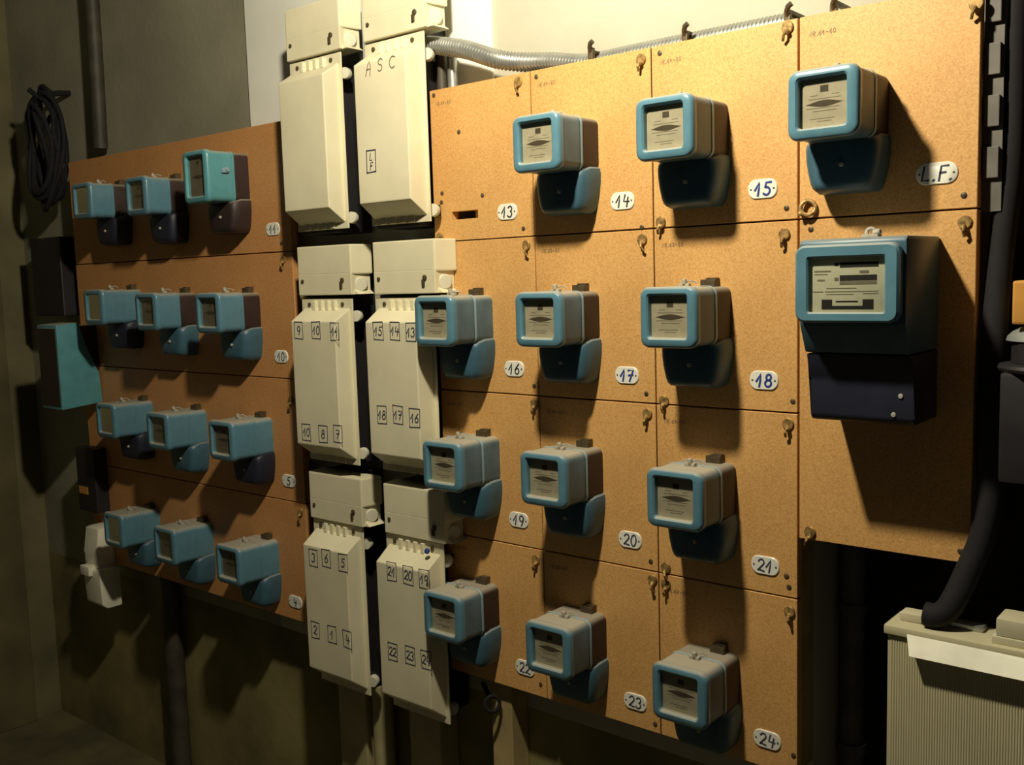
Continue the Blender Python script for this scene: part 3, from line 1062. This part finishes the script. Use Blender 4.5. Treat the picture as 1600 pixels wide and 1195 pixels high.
# slotted rail right of the L.F. panel
q0, q1 = at(1556, -30, -.018), at(1553, 330, -.018)
mb = MB()
mb.box(-.012, .012, 0, .003, q1.z - q0.z, 0)
zz = 0
while zz > q1.z - q0.z + .05:
    mb.box(-.010, .009, -.006, 0, zz - .052, zz - .012, .001)
    zz -= .066
o = mb.build('slotted_rail', M['greypipe'], None, False, loc=(q0.x, .018, q0.z + H))
tag(o, 'grey slotted metal rail along the right edge of the L.F. panel', 'rail')
q = at(1575, 246, -.06)
o = MB().box(-.03, .12, 0, .02, -.012, .012, .002).build('rail_bracket', M['darkpipe'], None, False, loc=(q.x, .055, q.z + H))
tag(o, 'dark horizontal bar crossing behind the black cable at right edge', 'bar')
# grey domed switch at the right edge with orange wood behind it
q = at(1573, 530, .02)
t = thing('domed_switch', (q.x + .059, .015, q.z - .098), 'dark box with grey domed cap cut off by the right frame edge', 'switch')
mb = MB()
rr = []
for i in range(7):
    a = math.pi / 2 * i / 6
    rr.append([(x * (.055 * math.cos(a) + .004), -.035 + yy * (.05 * math.cos(a) + .002), .098 + .022 * math.sin(a)) for x, yy in
               [(math.cos(2 * math.pi * k / 24), math.sin(2 * math.pi * k / 24)) for k in range(24)]])
mb.rings(rr)
mb.build('cap', M['greycap'], t, True)
MB().lathe((0, -.035, .070), (0, 0, 1), [(0, .052), (.029, .052)], 24).build('body', M['black'], t, True)
MB().lathe((0, -.035, .060), (0, 0, 1), [(0, .066), (.004, .068), (.008, .066), (.0095, .05)], 24).build('flange', M['black'], t, True)
MB().box(-.055, .055, -.085, .12, -.08, .060, .006).build('lower_box', M['black'], t, True)
q = at(1581, 478, .06)
o = MB().box(-.025, .10, 0, .17, -.023, .031, .003).build('wooden_block', M['orange'], None, False, loc=(q.x + .025, -.06, q.z + H))
tag(o, 'orange wooden block above the grey domed cap at right edge', 'block')
# frame posts that hold the right column in the recess
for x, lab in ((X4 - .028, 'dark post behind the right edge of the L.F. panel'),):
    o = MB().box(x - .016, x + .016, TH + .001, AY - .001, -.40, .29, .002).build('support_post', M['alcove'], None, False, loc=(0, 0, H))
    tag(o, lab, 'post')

# ------------------------------------------------------------------ far left, in the dark
a, b = at(137, -20, -.03), at(152, 232, -.03)
o = MB().tube(smoothpath([(a.x, .04, a.z + .05), (a.x - .004, .04, (a.z + b.z) / 2), (b.x, .04, b.z)], 6), .020, 12).build('pipe', M['darkpipe'], None, True, loc=(0, 0, H))
tag(o, 'dark vertical pipe on the wall ending above the left-hand board', 'pipe')
q = at(52, 232, .05)
mb = MB()
for i in range(9):
    r = random.uniform(.085, .125)
    sx = random.uniform(.55, .75)
    off = Vector((random.uniform(-.02, .02), random.uniform(-.02, .02), random.uniform(-.03, .02)))
    loop = [off + Vector((r * sx * math.cos(2 * math.pi * k / 26), -.02 + .012 * math.sin(4 * math.pi * k / 26 + i), r * 1.35 * math.sin(2 * math.pi * k / 26))) for k in range(27)]
    mb.tube(loop, .007, 8)
mb.tube([(0, .09, .17), (0, .04, .165), (0, -.03, .15), (0, -.05, .165)], .008, 8)
o = mb.build('cable_coil', M['cable'], None, True, loc=(q.x, -.0, q.z + H))
tag(o, 'dark coil of cable hanging in the corner at far left', 'cable')
q = at(80, 430, .02)
o = MB().box(-.09, .09, -.02, .069, -.12, .11, .004).build('dark_box', M['black'], None, False, loc=(q.x - .03, 0, q.z + H))
tag(o, 'black box on the wall at far left, over the tall meter', 'box')
# tall blue meter: cover whose rear edge flares towards the wall
q = at(87, 508, .12)
t = thing('tall_meter', (q.x, 0, q.z), 'tall narrow blue meter at far left, beyond the left-hand board', 'electricity meter')
mb = MB()
mb.prism([(-.12, 0), (-.055, .004), (-.046, -.055), (-.006, -.135), (-.001, -.225), (-.12, -.235)], 'x', -.115, 0, .004)
mb.build('cover', M['teal'], t, True)
MB().box(-.108, -.008, -.06, -.001, -.225, -.006, .003).build('rear_case', M['brownbk'], t)
MB().prism([(-.1215, -.010), (-.118, -.010), (-.118, -.226), (-.1215, -.226)], 'x', -.109, -.006, .001).build('dial', M['brownbk'], t)
# ivory breaker
q = at(150, 880, .05)
t = thing('circuit_breaker', (q.x, 0, q.z), 'ivory circuit breaker below the left-hand meters at far left', 'circuit breaker')
mb = MB()
mb.prism([(0, .105), (-.045, .100), (-.055, .03), (-.055, .0), (-.050, -.02), (0, -.02)], 'x', -.055, .018, .005)
mb.build('upper_body', M['brightivory'], t, True)
mb = MB()
mb.prism([(0, -.018), (-.058, -.012), (-.064, -.02), (-.060, -.115), (-.045, -.128), (0, -.128)], 'x', -.050, .040, .005)
mb.build('lower_body', M['brightivory'], t, True)
MB().box(-.048, .002, -.075, -.050, -.034, -.006, .004).build('toggle', M['brightivory'], t, True)
q = at(140, 745, .03)
t = thing('dark_box', (q.x, 0, q.z), 'dark box with an orange label between tall meter and ivory breaker', 'box')
MB().box(-.055, .05, -.04, 0, -.10, .085, .004).build('box', M['black'], t)
MB().box(-.045, .005, -.0415, -.0398, -.050, -.028, .0005).build('orange_label', M['orange'], t)
